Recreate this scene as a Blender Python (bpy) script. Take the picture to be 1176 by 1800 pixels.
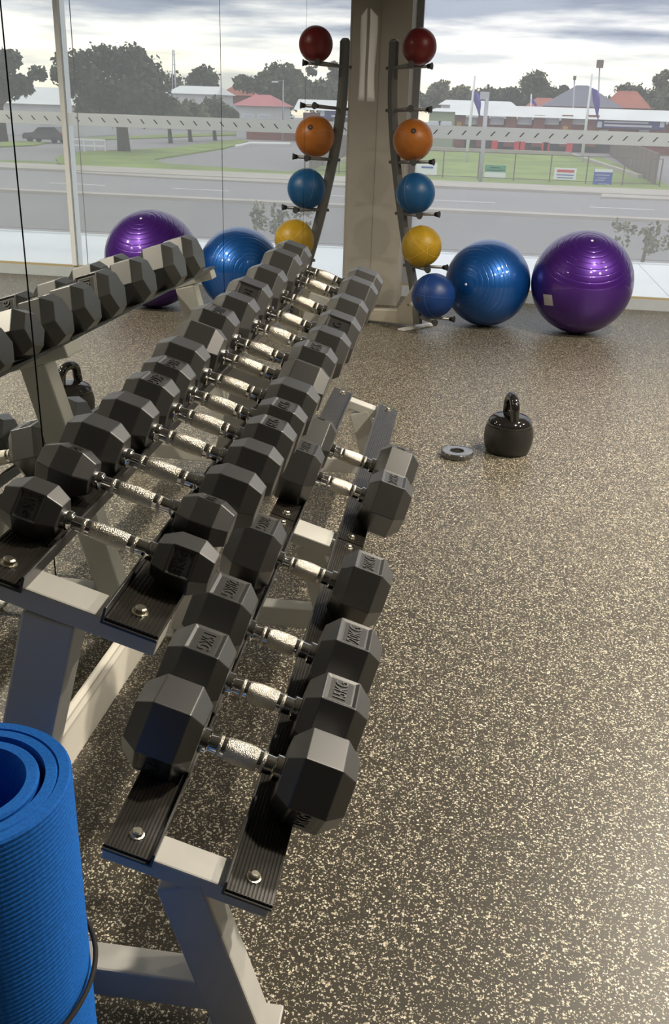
import bpy, bmesh, math, random
import numpy as np
from mathutils import Vector, Matrix

for o in list(bpy.data.objects):
    bpy.data.objects.remove(o, do_unlink=True)
scene = bpy.context.scene
col = scene.collection
R_ = random.Random(7)

# ------------------------------------------------------------------ camera
F_PX, PITCH, ROLL, YAW = 1660.8384, 0.404, 0.0323, 0.1427
CAM = Vector((0.7796, 0.0, 1.2941))
_fw = Vector((-math.sin(YAW)*math.cos(PITCH), math.cos(YAW)*math.cos(PITCH), -math.sin(PITCH)))
_rt = Vector((math.cos(YAW), math.sin(YAW), 0))
_up = _rt.cross(_fw)
RT = math.cos(ROLL)*_rt + math.sin(ROLL)*_up
UP = -math.sin(ROLL)*_rt + math.cos(ROLL)*_up
cd = bpy.data.cameras.new('camera')
cd.sensor_fit = 'VERTICAL'; cd.sensor_height = 36; cd.lens = 36*F_PX/1800
cd.clip_start = 0.02; cd.clip_end = 1500
cam = bpy.data.objects.new('camera', cd); col.objects.link(cam)
M = Matrix((RT, UP, -_fw)).transposed().to_4x4(); M.translation = CAM
cam.matrix_world = M
scene.camera = cam

def ray(u, v):
    return (_fw*F_PX + RT*(u-588) - UP*(v-900)).normalized()
def at(u, v, y, mirror=False):          # point seen in direction (u, v) at room depth y
    d = ray(u, v); p = CAM + d*((y-CAM.y)/d.y)
    if mirror: p.x = -p.x
    return p
def onz(u, v, z, mirror=False):
    d = ray(u, v); p = CAM + d*((z-CAM.z)/d.z)
    if mirror: p.x = -p.x
    return p

# ------------------------------------------------------------------ view / world
vs = scene.view_settings
vs.view_transform = 'Standard'; vs.look = 'None'; vs.gamma = 1; vs.use_curve_mapping = False
vs.exposure = 0.0
w = bpy.data.worlds.new('sky'); scene.world = w; w.use_nodes = True
nt = w.node_tree; nt.nodes.clear()
def N(t, **k):
    n = nt.nodes.new(t)
    for a, b in k.items(): setattr(n, a, b)
    return n
L = nt.links.new
tc = N('ShaderNodeTexCoord'); sep = N('ShaderNodeSeparateXYZ'); L(tc.outputs['Generated'], sep.inputs[0])
mp = N('ShaderNodeMapping'); mp.inputs['Scale'].default_value = (4.5, 4.5, 36); mp.inputs['Location'].default_value = (1.3, .4, 2.2)
L(tc.outputs['Generated'], mp.inputs[0])
nz = N('ShaderNodeTexNoise'); nz.inputs['Scale'].default_value = 1.0; nz.inputs['Detail'].default_value = 7; nz.inputs['Roughness'].default_value = .55
L(mp.outputs[0], nz.inputs['Vector'])
# elevation ramp: bright band above the horizon, grey blue cloud deck above
er = N('ShaderNodeValToRGB'); er.color_ramp.elements[0].position = 0; er.color_ramp.elements[0].color = (1.1, 1.0, .8, 1)
er.color_ramp.elements[1].position = 1; er.color_ramp.elements[1].color = (1.5, 1.5, 1.5, 1)
for p, c in ((.03, (1.5, 1.42, 1.2)), (.062, (1.4, 1.38, 1.34)), (.084, (.40, .46, .60)), (.13, (.46, .52, .65)), (.2, (.64, .70, .80)), (.35, (.95, .98, 1.02))):
    e = er.color_ramp.elements.new(p); e.color = (*c, 1)
# wobble the elevation with the clouds
ma = N('ShaderNodeMath', operation='MULTIPLY_ADD'); L(nz.outputs['Fac'], ma.inputs[0]); ma.inputs[1].default_value = .10; ma.inputs[2].default_value = -.05
mb = N('ShaderNodeMath', operation='ADD'); L(sep.outputs['Z'], mb.inputs[0]); L(ma.outputs[0], mb.inputs[1])
mbx = N('ShaderNodeMath', operation='MAXIMUM'); L(mb.outputs[0], mbx.inputs[0]); mbx.inputs[1].default_value = 0
L(mbx.outputs[0], er.inputs[0])
mp2 = N('ShaderNodeMapping'); mp2.inputs['Scale'].default_value = (7, 7, 70); mp2.inputs['Location'].default_value = (5.1, .7, .3)
L(tc.outputs['Generated'], mp2.inputs[0])
n2 = N('ShaderNodeTexNoise'); n2.inputs['Scale'].default_value = 1.0; n2.inputs['Detail'].default_value = 5
L(mp2.outputs[0], n2.inputs['Vector'])
cr = N('ShaderNodeValToRGB'); cr.color_ramp.elements[0].position = .36; cr.color_ramp.elements[0].color = (.58, .62, .70, 1)
cr.color_ramp.elements[1].position = .56; cr.color_ramp.elements[1].color = (1.12, 1.1, 1.06, 1)
L(n2.outputs['Fac'], cr.inputs[0])
mx = N('ShaderNodeMix', data_type='RGBA', blend_type='MULTIPLY'); mx.inputs[0].default_value = 1
L(er.outputs[0], mx.inputs[6]); L(cr.outputs[0], mx.inputs[7])
bg = N('ShaderNodeBackground'); bg.inputs['Strength'].default_value = 1.1; L(mx.outputs[2], bg.inputs[0])
wo = N('ShaderNodeOutputWorld'); L(bg.outputs[0], wo.inputs[0])

LAMP_POWER = 98.0
LAMP_COLOR = (1.0, .90, .74)
LAMPS = [(2.35, 2.15), (2.35, 4.10), (4.30, 2.15), (4.30, 4.10)]
CEIL = 2.95

# ------------------------------------------------------------------ materials
def mat(name, color=(.5, .5, .5), rough=.5, metal=0., spec=.5, bump=None, var=None, coat=0., transl=None):
    m = bpy.data.materials.new(name); m.use_nodes = True
    t = m.node_tree; b = t.nodes['Principled BSDF']
    b.inputs['Base Color'].default_value = (*color, 1); b.inputs['Roughness'].default_value = rough
    b.inputs['Metallic'].default_value = metal; b.inputs['Specular IOR Level'].default_value = spec
    b.inputs['Coat Weight'].default_value = coat; b.inputs['Coat Roughness'].default_value = .08
    c = t.nodes.new('ShaderNodeTexCoord')
    if var:     # (scale, amount)
        n = t.nodes.new('ShaderNodeTexNoise'); n.inputs['Scale'].default_value = var[0]; n.inputs['Detail'].default_value = 4
        t.links.new(c.outputs['Object'], n.inputs['Vector'])
        r = t.nodes.new('ShaderNodeMapRange'); r.inputs[1].default_value = .3; r.inputs[2].default_value = .7
        r.inputs[3].default_value = 1-var[1]; r.inputs[4].default_value = 1+var[1]
        t.links.new(n.outputs['Fac'], r.inputs[0])
        v = t.nodes.new('ShaderNodeVectorMath'); v.operation = 'SCALE'; v.inputs[0].default_value = color
        t.links.new(r.outputs[0], v.inputs['Scale']); t.links.new(v.outputs[0], b.inputs['Base Color'])
    if bump:    # (scale, strength, distance)
        n = t.nodes.new('ShaderNodeTexNoise'); n.inputs['Scale'].default_value = bump[0]; n.inputs['Detail'].default_value = 3
        t.links.new(c.outputs['Object'], n.inputs['Vector'])
        q = t.nodes.new('ShaderNodeBump'); q.inputs['Strength'].default_value = bump[1]; q.inputs['Distance'].default_value = bump[2]
        t.links.new(n.outputs['Fac'], q.inputs['Height']); t.links.new(q.outputs[0], b.inputs['Normal'])
    return m
def emis(name, color, s):
    m = bpy.data.materials.new(name); m.use_nodes = True; t = m.node_tree; t.nodes.clear()
    e = t.nodes.new('ShaderNodeEmission'); e.inputs[0].default_value = (*color, 1); e.inputs[1].default_value = s
    o = t.nodes.new('ShaderNodeOutputMaterial'); t.links.new(e.outputs[0], o.inputs[0]); return m

MT = {}
MT['rubber_head'] = mat('black_rubber_head', (.010, .0095, .009), .42, spec=.9, bump=(900, .10, .0003), coat=.7)
_b = MT['rubber_head'].node_tree.nodes['Principled BSDF']; _b.inputs['Coat Roughness'].default_value = .40; _b.inputs['Sheen Weight'].default_value = .02; _b.inputs['Sheen Roughness'].default_value = .45
MT['label_plate'] = mat('moulded_label_plate', (.05, .05, .05), .3, spec=.6)
MT['chrome'] = mat('polished_chrome', (.80, .79, .77), .07, metal=1)
MT['bolt'] = mat('zinc_bolt', (.82, .78, .66), .25, metal=1)
MT['liner'] = mat('ribbed_black_rubber', (.020, .0175, .014), .34, spec=.6, var=(30, .3))
MT['rack'] = mat('silver_grey_paint', (.50, .495, .47), .42, spec=.5, var=(9, .06), bump=(700, .08, .0004))
MT['rail'] = mat('dark_steel_rail', (.045, .045, .045), .3, metal=.2, spec=.8)
MT['white_skirt'] = mat('cream_skirting_paint', (.72, .69, .62), .4, var=(6, .04))
MT['plaster'] = mat('beige_plaster', (.37, .345, .305), .7, var=(3, .05), bump=(120, .1, .001))
MT['ceil'] = mat('grey_ceiling', (.22, .22, .215), .8, bump=(60, .05, .002))
MT['wall'] = mat('warm_grey_wall', (.22, .215, .20), .75, var=(1.5, .04))
MT['alu'] = mat('powder_coated_window_frame', (.50, .55, .60), .4, var=(8, .05))
MT['alu_grey'] = mat('grey_window_gasket_frame', (.30, .31, .34), .45)
MT['gold'] = mat('tan_window_sealant', (.46, .38, .22), .6)
def film_mat():
    m = bpy.data.materials.new('white_translucent_film'); m.use_nodes = True; t = m.node_tree; t.nodes.clear()
    n = t.nodes.new('ShaderNodeTexNoise'); n.inputs['Scale'].default_value = 5; c = t.nodes.new('ShaderNodeTexCoord'); t.links.new(c.outputs['Object'], n.inputs['Vector'])
    r = t.nodes.new('ShaderNodeValToRGB'); r.color_ramp.elements[0].color = (.93, .94, .93, 1); r.color_ramp.elements[1].color = (.98, .98, .97, 1); t.links.new(n.outputs['Fac'], r.inputs[0])
    d = t.nodes.new('ShaderNodeBsdfDiffuse'); l = t.nodes.new('ShaderNodeBsdfTranslucent'); t.links.new(r.outputs[0], d.inputs[0]); t.links.new(r.outputs[0], l.inputs[0])
    x = t.nodes.new('ShaderNodeMixShader'); x.inputs[0].default_value = .88; t.links.new(d.outputs[0], x.inputs[1]); t.links.new(l.outputs[0], x.inputs[2])
    o = t.nodes.new('ShaderNodeOutputMaterial'); t.links.new(x.outputs[0], o.inputs[0]); return m
MT['film'] = film_mat()
MT['dash'] = mat('dark_film_dash', (.10, .10, .10), .6)
MT['seam'] = mat('mirror_joint_black', (.02, .018, .02), .4)
MT['mirror'] = mat('mirror_silver', (.86, .875, .85), 0.0, metal=1)
MT['mat_blue'] = mat('blue_foam', (.008, .13, .52), .75, spec=.25, bump=(700, .5, .001), var=(260, .18))
MT['strap'] = mat('black_elastic', (.02, .016, .016), .8)
MT['kb_gloss'] = mat('gloss_black_iron', (.012, .011, .011), .08, spec=.8)
MT['kb_satin'] = mat('satin_black_vinyl', (.013, .012, .011), .42, spec=.5, bump=(300, .1, .0008))
MT['plate'] = mat('black_enamel_plate', (.04, .04, .042), .16, spec=1.0, coat=1)
MT['post'] = mat('grey_rack_post', (.17, .17, .165), .35, metal=.5)
MT['post_tan'] = mat('silver_base_tube', (.42, .39, .33), .4, metal=.2)
MT['cap'] = mat('black_rubber_cap', (.015, .015, .015), .6)
MT['foot'] = mat('pale_foot_plate', (.75, .74, .72), .35)
MT['purple'] = mat('pearl_purple_vinyl', (.060, .009, .20), .40, spec=.6, metal=.6, var=(2, .12), coat=.8)
MT['blueball'] = mat('pearl_blue_vinyl', (.003, .085, .34), .40, spec=.6, metal=.6, var=(2, .12), coat=.8)
MT['valve'] = mat('white_plug', (.85, .82, .85), .4)
MT['sticker'] = mat('grey_sticker', (.40, .37, .38), .6)
for k, c in dict(med_red=(.12, .008, .008), med_orange=(.33, .105, .012), med_blue=(.004, .065, .18), med_yellow=(.36, .22, .010), med_navy=(.004, .032, .15)).items():
    MT[k] = mat(k+'_rubber', c, .42, spec=.4, var=(14, .12), bump=(160, .15, .001))
    MT[k+'_line'] = mat(k+'_seam', tuple(min(1, x*1.5+.02) for x in c), .5)
MT['strip'] = mat('cloudy_plastic_strip', (.62, .62, .62), .3)

# floor: black rubber crumb with cream flecks
def floor_mat():
    m = bpy.data.materials.new('flecked_rubber_floor'); m.use_nodes = True; t = m.node_tree; b = t.nodes['Principled BSDF']
    c = t.nodes.new('ShaderNodeTexCoord')
    dn = t.nodes.new('ShaderNodeTexNoise'); dn.inputs['Scale'].default_value = 320; dn.inputs['Detail'].default_value = 1
    t.links.new(c.outputs['Object'], dn.inputs['Vector'])
    md = t.nodes.new('ShaderNodeVectorMath'); md.operation = 'MULTIPLY_ADD'
    t.links.new(dn.outputs['Color'], md.inputs[0]); md.inputs[1].default_value = (.006, .006, 0); t.links.new(c.outputs['Object'], md.inputs[2])
    def flecks(scale, thr, rad):
        v = t.nodes.new('ShaderNodeTexVoronoi'); v.voronoi_dimensions = '2D'; v.inputs['Scale'].default_value = scale
        t.links.new(md.outputs[0], v.inputs['Vector'])
        s = t.nodes.new('ShaderNodeSeparateColor'); t.links.new(v.outputs['Color'], s.inputs[0])
        a = t.nodes.new('ShaderNodeMath'); a.operation = 'LESS_THAN'; t.links.new(s.outputs[0], a.inputs[0]); a.inputs[1].default_value = thr
        r = t.nodes.new('ShaderNodeMath'); r.operation = 'MULTIPLY'; t.links.new(s.outputs[1], r.inputs[0]); r.inputs[1].default_value = rad
        r2 = t.nodes.new('ShaderNodeMath'); r2.operation = 'ADD'; t.links.new(r.outputs[0], r2.inputs[0]); r2.inputs[1].default_value = rad*.45
        d = t.nodes.new('ShaderNodeMath'); d.operation = 'LESS_THAN'; t.links.new(v.outputs['Distance'], d.inputs[0]); t.links.new(r2.outputs[0], d.inputs[1])
        k = t.nodes.new('ShaderNodeMath'); k.operation = 'MULTIPLY'; t.links.new(a.outputs[0], k.inputs[0]); t.links.new(d.outputs[0], k.inputs[1])
        return k, s
    k1, s1 = flecks(240, .235, .40); k2, s2 = flecks(480, .13, .42)
    mxx = t.nodes.new('ShaderNodeMath'); mxx.operation = 'MAXIMUM'; t.links.new(k1.outputs[0], mxx.inputs[0]); t.links.new(k2.outputs[0], mxx.inputs[1])
    fr = t.nodes.new('ShaderNodeValToRGB'); fr.color_ramp.elements[0].color = (.42, .37, .27, 1); fr.color_ramp.elements[1].color = (.80, .74, .60, 1)
    t.links.new(s1.outputs[2], fr.inputs[0])
    bn = t.nodes.new('ShaderNodeTexNoise'); bn.inputs['Scale'].default_value = 1.1; bn.inputs['Detail'].default_value = 5
    t.links.new(c.outputs['Object'], bn.inputs['Vector'])
    br = t.nodes.new('ShaderNodeValToRGB'); br.color_ramp.elements[0].position = .3; br.color_ramp.elements[1].position = .7
    br.color_ramp.elements[0].color = (.036, .031, .023, 1); br.color_ramp.elements[1].color = (.050, .043, .032, 1)
    t.links.new(bn.outputs['Fac'], br.inputs[0])
    x = t.nodes.new('ShaderNodeMix'); x.data_type = 'RGBA'; t.links.new(mxx.outputs[0], x.inputs[0]); t.links.new(br.outputs[0], x.inputs[6]); t.links.new(fr.outputs[0], x.inputs[7])
    t.links.new(x.outputs[2], b.inputs['Base Color'])
    b.inputs['Roughness'].default_value = .42; b.inputs['Specular IOR Level'].default_value = .55
    q = t.nodes.new('ShaderNodeBump'); q.inputs['Strength'].default_value = .12; q.inputs['Distance'].default_value = .001
    t.links.new(dn.outputs['Fac'], q.inputs['Height']); t.links.new(q.outputs[0], b.inputs['Normal'])
    return m
MT['floor'] = floor_mat()

def knurl_mat():
    m = mat('knurled_chrome', (.70, .66, .58), .30, metal=1); t = m.node_tree; b = t.nodes['Principled BSDF']
    c = t.nodes.new('ShaderNodeTexCoord'); v = t.nodes.new('ShaderNodeTexVoronoi'); v.inputs['Scale'].default_value = 620
    t.links.new(c.outputs['Object'], v.inputs['Vector'])
    q = t.nodes.new('ShaderNodeBump'); q.inputs['Strength'].default_value = .8; q.inputs['Distance'].default_value = .0012
    t.links.new(v.outputs['Distance'], q.inputs['Height']); t.links.new(q.outputs[0], b.inputs['Normal'])
    return m
MT['knurl'] = knurl_mat()

def glass_mat():
    m = bpy.data.materials.new('hazed_window_glass'); m.use_nodes = True; t = m.node_tree; t.nodes.clear()
    tr = t.nodes.new('ShaderNodeBsdfTransparent'); tr.inputs[0].default_value = (.985, .99, .985, 1)
    tl = t.nodes.new('ShaderNodeBsdfTranslucent'); tl.inputs[0].default_value = (.95, .95, .95, 1)  # translucent veil puts glare and distance haze into the pane
    n = t.nodes.new('ShaderNodeTexNoise'); n.inputs['Scale'].default_value = 2.5; n.inputs['Detail'].default_value = 6
    c = t.nodes.new('ShaderNodeTexCoord'); t.links.new(c.outputs['Object'], n.inputs['Vector'])
    r = t.nodes.new('ShaderNodeMapRange'); r.inputs[3].default_value = .115; r.inputs[4].default_value = .15; t.links.new(n.outputs['Fac'], r.inputs[0])
    a = t.nodes.new('ShaderNodeMixShader'); t.links.new(r.outputs[0], a.inputs[0]); t.links.new(tr.outputs[0], a.inputs[1]); t.links.new(tl.outputs[0], a.inputs[2])
    g = t.nodes.new('ShaderNodeBsdfGlossy'); g.inputs['Roughness'].default_value = .0
    f = t.nodes.new('ShaderNodeFresnel'); f.inputs[0].default_value = 1.3
    b = t.nodes.new('ShaderNodeMixShader'); t.links.new(f.outputs[0], b.inputs[0]); t.links.new(a.outputs[0], b.inputs[1]); t.links.new(g.outputs[0], b.inputs[2])
    o = t.nodes.new('ShaderNodeOutputMaterial'); t.links.new(b.outputs[0], o.inputs[0]); return m
MT['glass'] = glass_mat()

# outdoors
MT['asphalt'] = mat('grey_asphalt', (.27, .26, .27), .85, var=(.08, .10))
MT['asphalt_dark'] = mat('dark_asphalt_patch', (.21, .205, .21), .85, var=(.2, .08))
MT['concrete'] = mat('pale_concrete', (.42, .39, .35), .85, var=(.4, .08))
MT['grass'] = mat('green_lawn', (.20, .27, .065), .9, var=(.25, .25))
MT['ledge'] = mat('white_roof_sheet', (.78, .82, .86), .35, var=(1.2, .05))
MT['line'] = mat('road_line_white', (.62, .62, .62), .8)
MT['leaf'] = mat('olive_leaf', (.085, .095, .045), .8, var=(.4, .3))
MT['leaf2'] = mat('dark_leaf', (.06, .07, .042), .8, var=(.4, .3))
MT['leaf3'] = mat('pale_leaf', (.14, .14, .075), .8, var=(.4, .3))
MT['bark'] = mat('grey_bark', (.07, .055, .045), .9, var=(2, .2))
MT['brick'] = mat('red_brickwork', (.25, .085, .065), .85, var=(1.5, .15))
MT['roofwhite'] = mat('white_metal_roof', (.72, .74, .75), .5, var=(.3, .06))
MT['roofgrey'] = mat('slate_grey_roof', (.16, .16, .21), .7, var=(.4, .1))
MT['roofred'] = mat('terracotta_roof', (.38, .12, .085), .8, var=(.5, .15))
MT['roofpink'] = mat('faded_red_roof', (.50, .17, .19), .8, var=(.5, .1))
MT['render'] = mat('pale_render', (.62, .63, .64), .8, var=(.4, .05))
MT['green_fence'] = mat('green_screen', (.30, .36, .24), .8)
MT['slat'] = mat('brown_slat_fence', (.17, .13, .11), .85, var=(.6, .15))
MT['winpane'] = mat('pale_blind_window', (.60, .63, .72), .4)
MT['dark'] = mat('painted_opening_shade', (.05, .045, .045), .6)
MT['navy'] = mat('navy_banner', (.045, .05, .22), .6)
MT['flag'] = mat('purple_blue_flag', (.10, .07, .42), .75)
MT['white'] = mat('white_paint', (.80, .83, .86), .5)
MT['polegrey'] = mat('galvanised_pole', (.45, .47, .52), .5)
MT['red'] = mat('red_paint', (.62, .04, .05), .5)
MT['signgreen'] = mat('green_sign', (.03, .30, .15), .5)
MT['signblue'] = mat('blue_sign', (.03, .08, .42), .5)
MT['carblue'] = mat('dark_car_paint', (.035, .04, .055), .2, spec=.8)
MT['carwhite'] = mat('white_car_paint', (.75, .76, .78), .25)
MT['tyre'] = mat('tyre_black', (.02, .02, .02), .8)
MT['carglass'] = mat('car_window', (.03, .035, .04), .1)
MT['amber'] = mat('yellow_panel', (.60, .36, .04), .6)

# ------------------------------------------------------------------ mesh helpers
class MB:
    def __init__(s): s.v = []; s.f = []; s.sm = []
    def add(s, vs, fs, smooth=False):
        o = len(s.v); s.v += [tuple(p) for p in vs]; s.f += [tuple(i+o for i in f) for f in fs]; s.sm += [smooth]*len(fs); return s
    def box(s, x0, x1, y0, y1, z0, z1):
        v = [(x, y, z) for z in (z0, z1) for y in (y0, y1) for x in (x0, x1)]
        return s.add(v, [(0, 2, 3, 1), (4, 5, 7, 6), (0, 1, 5, 4), (2, 6, 7, 3), (0, 4, 6, 2), (1, 3, 7, 5)])
    def hexa(s, a, b):                   # two matching quads
        return s.add(list(a)+list(b), [(3, 2, 1, 0), (4, 5, 6, 7), (0, 1, 5, 4), (1, 2, 6, 5), (2, 3, 7, 6), (3, 0, 4, 7)])
    def extrude(s, prof, y0, y1, closed=True, smooth=False):     # prof: (x, z) points swept along y
        n = len(prof); v = [(x, y0, z) for x, z in prof]+[(x, y1, z) for x, z in prof]
        f = [(i, (i+1) % n, n+(i+1) % n, n+i) for i in range(n if closed else n-1)]
        s.add(v, f, smooth)
        if closed: s.f += [tuple(range(len(s.v)-2*n+n-1, len(s.v)-2*n-1, -1)), tuple(range(len(s.v)-n, len(s.v)))]; s.sm += [False, False]
        return s
    def tube(s, pts, r, n=10, smooth=True, cap=True, flat=1.0):
        pts = [Vector(p) for p in pts]; rs = r if isinstance(r, (list, tuple)) else [r]*len(pts)
        rings = []; prev = None
        for i, p in enumerate(pts):
            t = (pts[min(i+1, len(pts)-1)]-pts[max(i-1, 0)]).normalized()
            a = prev if prev is not None else (Vector((0, 0, 1)) if abs(t.z) < .9 else Vector((1, 0, 0)))
            b = t.cross(a).normalized(); a = b.cross(t).normalized(); prev = a
            rings.append([p+(a*math.cos(2*math.pi*k/n)+b*flat*math.sin(2*math.pi*k/n))*rs[i] for k in range(n)])
        v = [q for rg in rings for q in rg]
        f = [(i*n+k, i*n+(k+1) % n, (i+1)*n+(k+1) % n, (i+1)*n+k) for i in range(len(pts)-1) for k in range(n)]
        s.add(v, f, smooth)
        if cap:
            o = len(s.v)-len(v)
            s.f += [tuple(o+k for k in range(n-1, -1, -1)), tuple(o+len(v)-n+k for k in range(n))]; s.sm += [False, False]
        return s
    def lathe(s, prof, n=48, axis='z', smooth=True, c=(0, 0, 0)):    # prof: (r, h)
        v = []; f = []
        for r, h in prof:
            for k in range(n):
                a = 2*math.pi*k/n; x, y = r*math.cos(a), r*math.sin(a)
                v.append({'z': (x+c[0], y+c[1], h+c[2]), 'x': (h+c[0], x+c[1], y+c[2]), 'y': (y+c[0], h+c[1], x+c[2])}[axis])
        m = len(prof)
        for i in range(m-1):
            for k in range(n): f.append((i*n+k, i*n+(k+1) % n, (i+1)*n+(k+1) % n, (i+1)*n+k))
        s.add(v, f, smooth)
        if prof[0][0] > 1e-6 and prof[0] != prof[-1]:
            o = len(s.v)-len(v); s.f += [tuple(o+k for k in range(n-1, -1, -1)), tuple(o+(m-1)*n+k for k in range(n))]; s.sm += [False]*2
        return s
    def mesh(s, name):
        me = bpy.data.meshes.new(name); me.from_pydata(s.v, [], s.f)
        me.polygons.foreach_set('use_smooth', s.sm); me.update(); return me
    def build(s, name, m, parent=None, bevel=0):
        return link(name, s.mesh(name), m, parent, bevel)
def link(name, me, m, parent=None, bevel=0):
    if m is not None:
        me.materials.clear(); me.materials.append(MT[m] if isinstance(m, str) else m)
    o = bpy.data.objects.new(name, me); col.objects.link(o)
    if parent is not None: o.parent = parent
    if bevel:
        b = o.modifiers.new('bevel', 'BEVEL'); b.width = bevel; b.segments = 2; b.limit_method = 'ANGLE'; b.angle_limit = math.radians(28)
    return o
def clone(name, o, parent, loc=(0, 0, 0), rot=(0, 0, 0)):
    c = o.copy(); c.name = name; col.objects.link(c); c.parent = parent; c.location = loc; c.rotation_euler = rot; return c
def tag(o, label, cat, group=None):
    o['label'] = label; o['category'] = cat
    if group: o['group'] = group
    return o
def struct(o, label=None):
    o['kind'] = 'structure'
    if label: o['label'] = label
    return o
def thing(name, label, cat, loc=(0, 0, 0), rot=(0, 0, 0), group=None):
    o = bpy.data.objects.new(name, None); o.empty_display_size = .1; col.objects.link(o); o.location = loc; o.rotation_euler = rot
    return tag(o, label, cat, group)
def bx(name, b, m, parent=None, bevel=0): return MB().box(*b).build(name, m, parent, bevel)

# ------------------------------------------------------------------ room shell
YW = 7.2145; YC = 6.83; XR = 9.0; YB = -7.0
fl = bx('floor', (0, XR, YB, YW, -.15, 0), 'floor'); struct(fl, 'black rubber gym floor with cream flecks')
struct(bx('ceiling', (0, XR, YB, YW, CEIL, CEIL+.1), 'ceil'), 'grey ceiling')
struct(bx('wall_right', (XR, XR+.1, YB, YW+.1, 0, CEIL), 'wall'), 'plain warm grey wall')
struct(bx('wall_rear', (0, XR, YB-.1, YB, 0, CEIL), 'wall'), 'plain warm grey rear wall')
wl = bx('wall_left', (-.14, -.012, YB, YW+.1, 0, CEIL), 'seam'); struct(wl, 'mirror clad wall beside the dumbbell rack')
seams = [-6.27, -4.96, -3.65, -2.35, -1.04, .27, 1.5708, 2.8724, 4.1881, 5.50, YC-.002]
for a, b in zip(seams[:-1], seams[1:]):
    g = .0028
    bx('mirror_panel', (-.010, 0, a+g, b-g, .105, 2.75), 'mirror', wl)
bb = MB().extrude([(.0, 0), (.016, 0), (.016, .092), (.010, .099), (.0, .100)], YB, YC).build('baseboard_left', 'white_skirt'); struct(bb, 'cream skirting board under the mirror wall')
MB().extrude([(0, .1), (.009, .1), (.009, .106), (0, .112)], YB, YC).build('mirror_bottom_channel', 'white_skirt', bb)
wc = bx('wall_corner', (0, .20, YC, YW+.1, 0, CEIL), 'plaster'); struct(wc, 'beige corner column between mirror and window')
b2 = bx('baseboard_corner', (0.002, .2, YC-.012, YC, 0, .115), 'plaster'); struct(b2, 'beige skirting of the corner column')

# windows along the far side
WX = [(.20, 2.385), (2.385, 4.6), (4.6, XR)]
for i, (x0, x1) in enumerate(WX):
    wn = bpy.data.objects.new('window_%d' % (i+1), None); col.objects.link(wn); wn.location = ((x0+x1)/2, YW, 0)
    struct(wn, ['tall window pane beside the corner column', 'window pane right of the white mullion', 'window pane at the right end'][i])
    ox, oy = (x0+x1)/2, YW
    def wb(name, b, m, bev=0, par=None):
        return bx(name, (b[0]-ox, b[1]-ox, b[2]-oy, b[3]-oy, b[4], b[5]), m, par or wn, bev)
    wb('bottom_rail', (x0, x1, YW-.0, YW+.06, 0, .078), 'alu')
    wb('glazing_seal', (x0, x1, YW+.004, YW+.03, .078, .092), 'gold')
    wb('top_rail', (x0, x1, YW, YW+.06, 2.70, CEIL), 'alu')
    if i == 0: wb('jamb', (x0, x0+.045, YW+.0, YW+.06, .092, 2.70), 'alu_grey')
    if i < 2:
        mu = wb('mullion', (x1-.018, x1+.018, YW-.012, YW+.030, .092, 2.70), 'white')
        wb('mullion_fin', (x1-.012, x1+.012, YW+.030, YW+.125, .06, 2.70), 'white', 0, mu)
    gx0 = x0+(.045 if i == 0 else .018); gx1 = x1-(.018 if i < 2 else 0)
    wb('pane', (gx0, gx1, YW+.015, YW+.023, .092, 2.70), 'glass')
    if i == 0: wb('pane_joint', (2.2805, 2.2865, YW+.010, YW+.0125, .092, 2.70), 'alu_grey')
    st = wb('film_strip', (gx0, gx1, YW+.0125, YW+.0145, 1.116, 1.203), 'film')
    if i < 2:
        d0 = None; x = gx0+.03
        while x < gx1-.03:
            h = .030; wd = .009; sl = .026
            if d0 is None:
                d0 = MB().hexa([(-sl/2-wd/2, 0, -h/2), (-sl/2+wd/2, 0, -h/2), (sl/2+wd/2, 0, h/2), (sl/2-wd/2, 0, h/2)],
                               [(-sl/2-wd/2, .0008, -h/2), (-sl/2+wd/2, .0008, -h/2), (sl/2+wd/2, .0008, h/2), (sl/2-wd/2, .0008, h/2)]).mesh('dash')
            dd = link('dash', d0, 'dash', st); dd.location = (x-ox, YW+.0115-oy, 1.1595)
            x += .1005

# ceiling lights
for i, (x, y) in enumerate(LAMPS):
    t = thing('ceiling_downlight', ['recessed ceiling downlight nearest the dumbbell rack', 'recessed ceiling downlight nearest the exercise balls',
              'recessed ceiling downlight by the right wall, nearer the camera', 'recessed ceiling downlight by the right wall, nearer the window'][i], 'ceiling light', (x, y, CEIL), group='ceiling downlights')
    MB().lathe([(.115, 0), (.135, -.004), (.135, -.010), (.112, -.014), (.108, -.004), (.108, 0)], 32).build('trim_ring', 'white', t)
    MB().lathe([(1e-7, -.004), (.107, -.004), (.107, -.001), (1e-7, -.001)], 32).build('lens', emis('lamp_lens', LAMP_COLOR, 12), t)
    ld = bpy.data.lights.new('downlight_bulb', 'AREA'); ld.shape = 'DISK'; ld.size = .2; ld.energy = LAMP_POWER; ld.color = LAMP_COLOR; ld.spread = math.radians(148)
    lo = bpy.data.objects.new('downlight_bulb', ld); col.objects.link(lo); lo.parent = t; lo.location = (0, 0, -.02)

# ------------------------------------------------------------------ dumbbell rack
TILT = math.radians(17.3); RYAW = .021; Y0 = .978
TIER = {'U': (.231, .761), 'L': (.374, .353)}
rack = thing('dumbbell_rack', 'two-tier silver grey dumbbell rack with ribbed black rails along the mirror', 'rack', (0, Y0, 0), (0, 0, RYAW))
ct, sn = math.cos(TILT), math.sin(TILT)
def sl(t, s, n):                          # shelf coordinates -> rack x, z
    x0, z0 = TIER[t]; return (x0+s*ct+n*sn, z0-s*sn+n*ct)
SP = .174; HW = .0365
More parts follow.
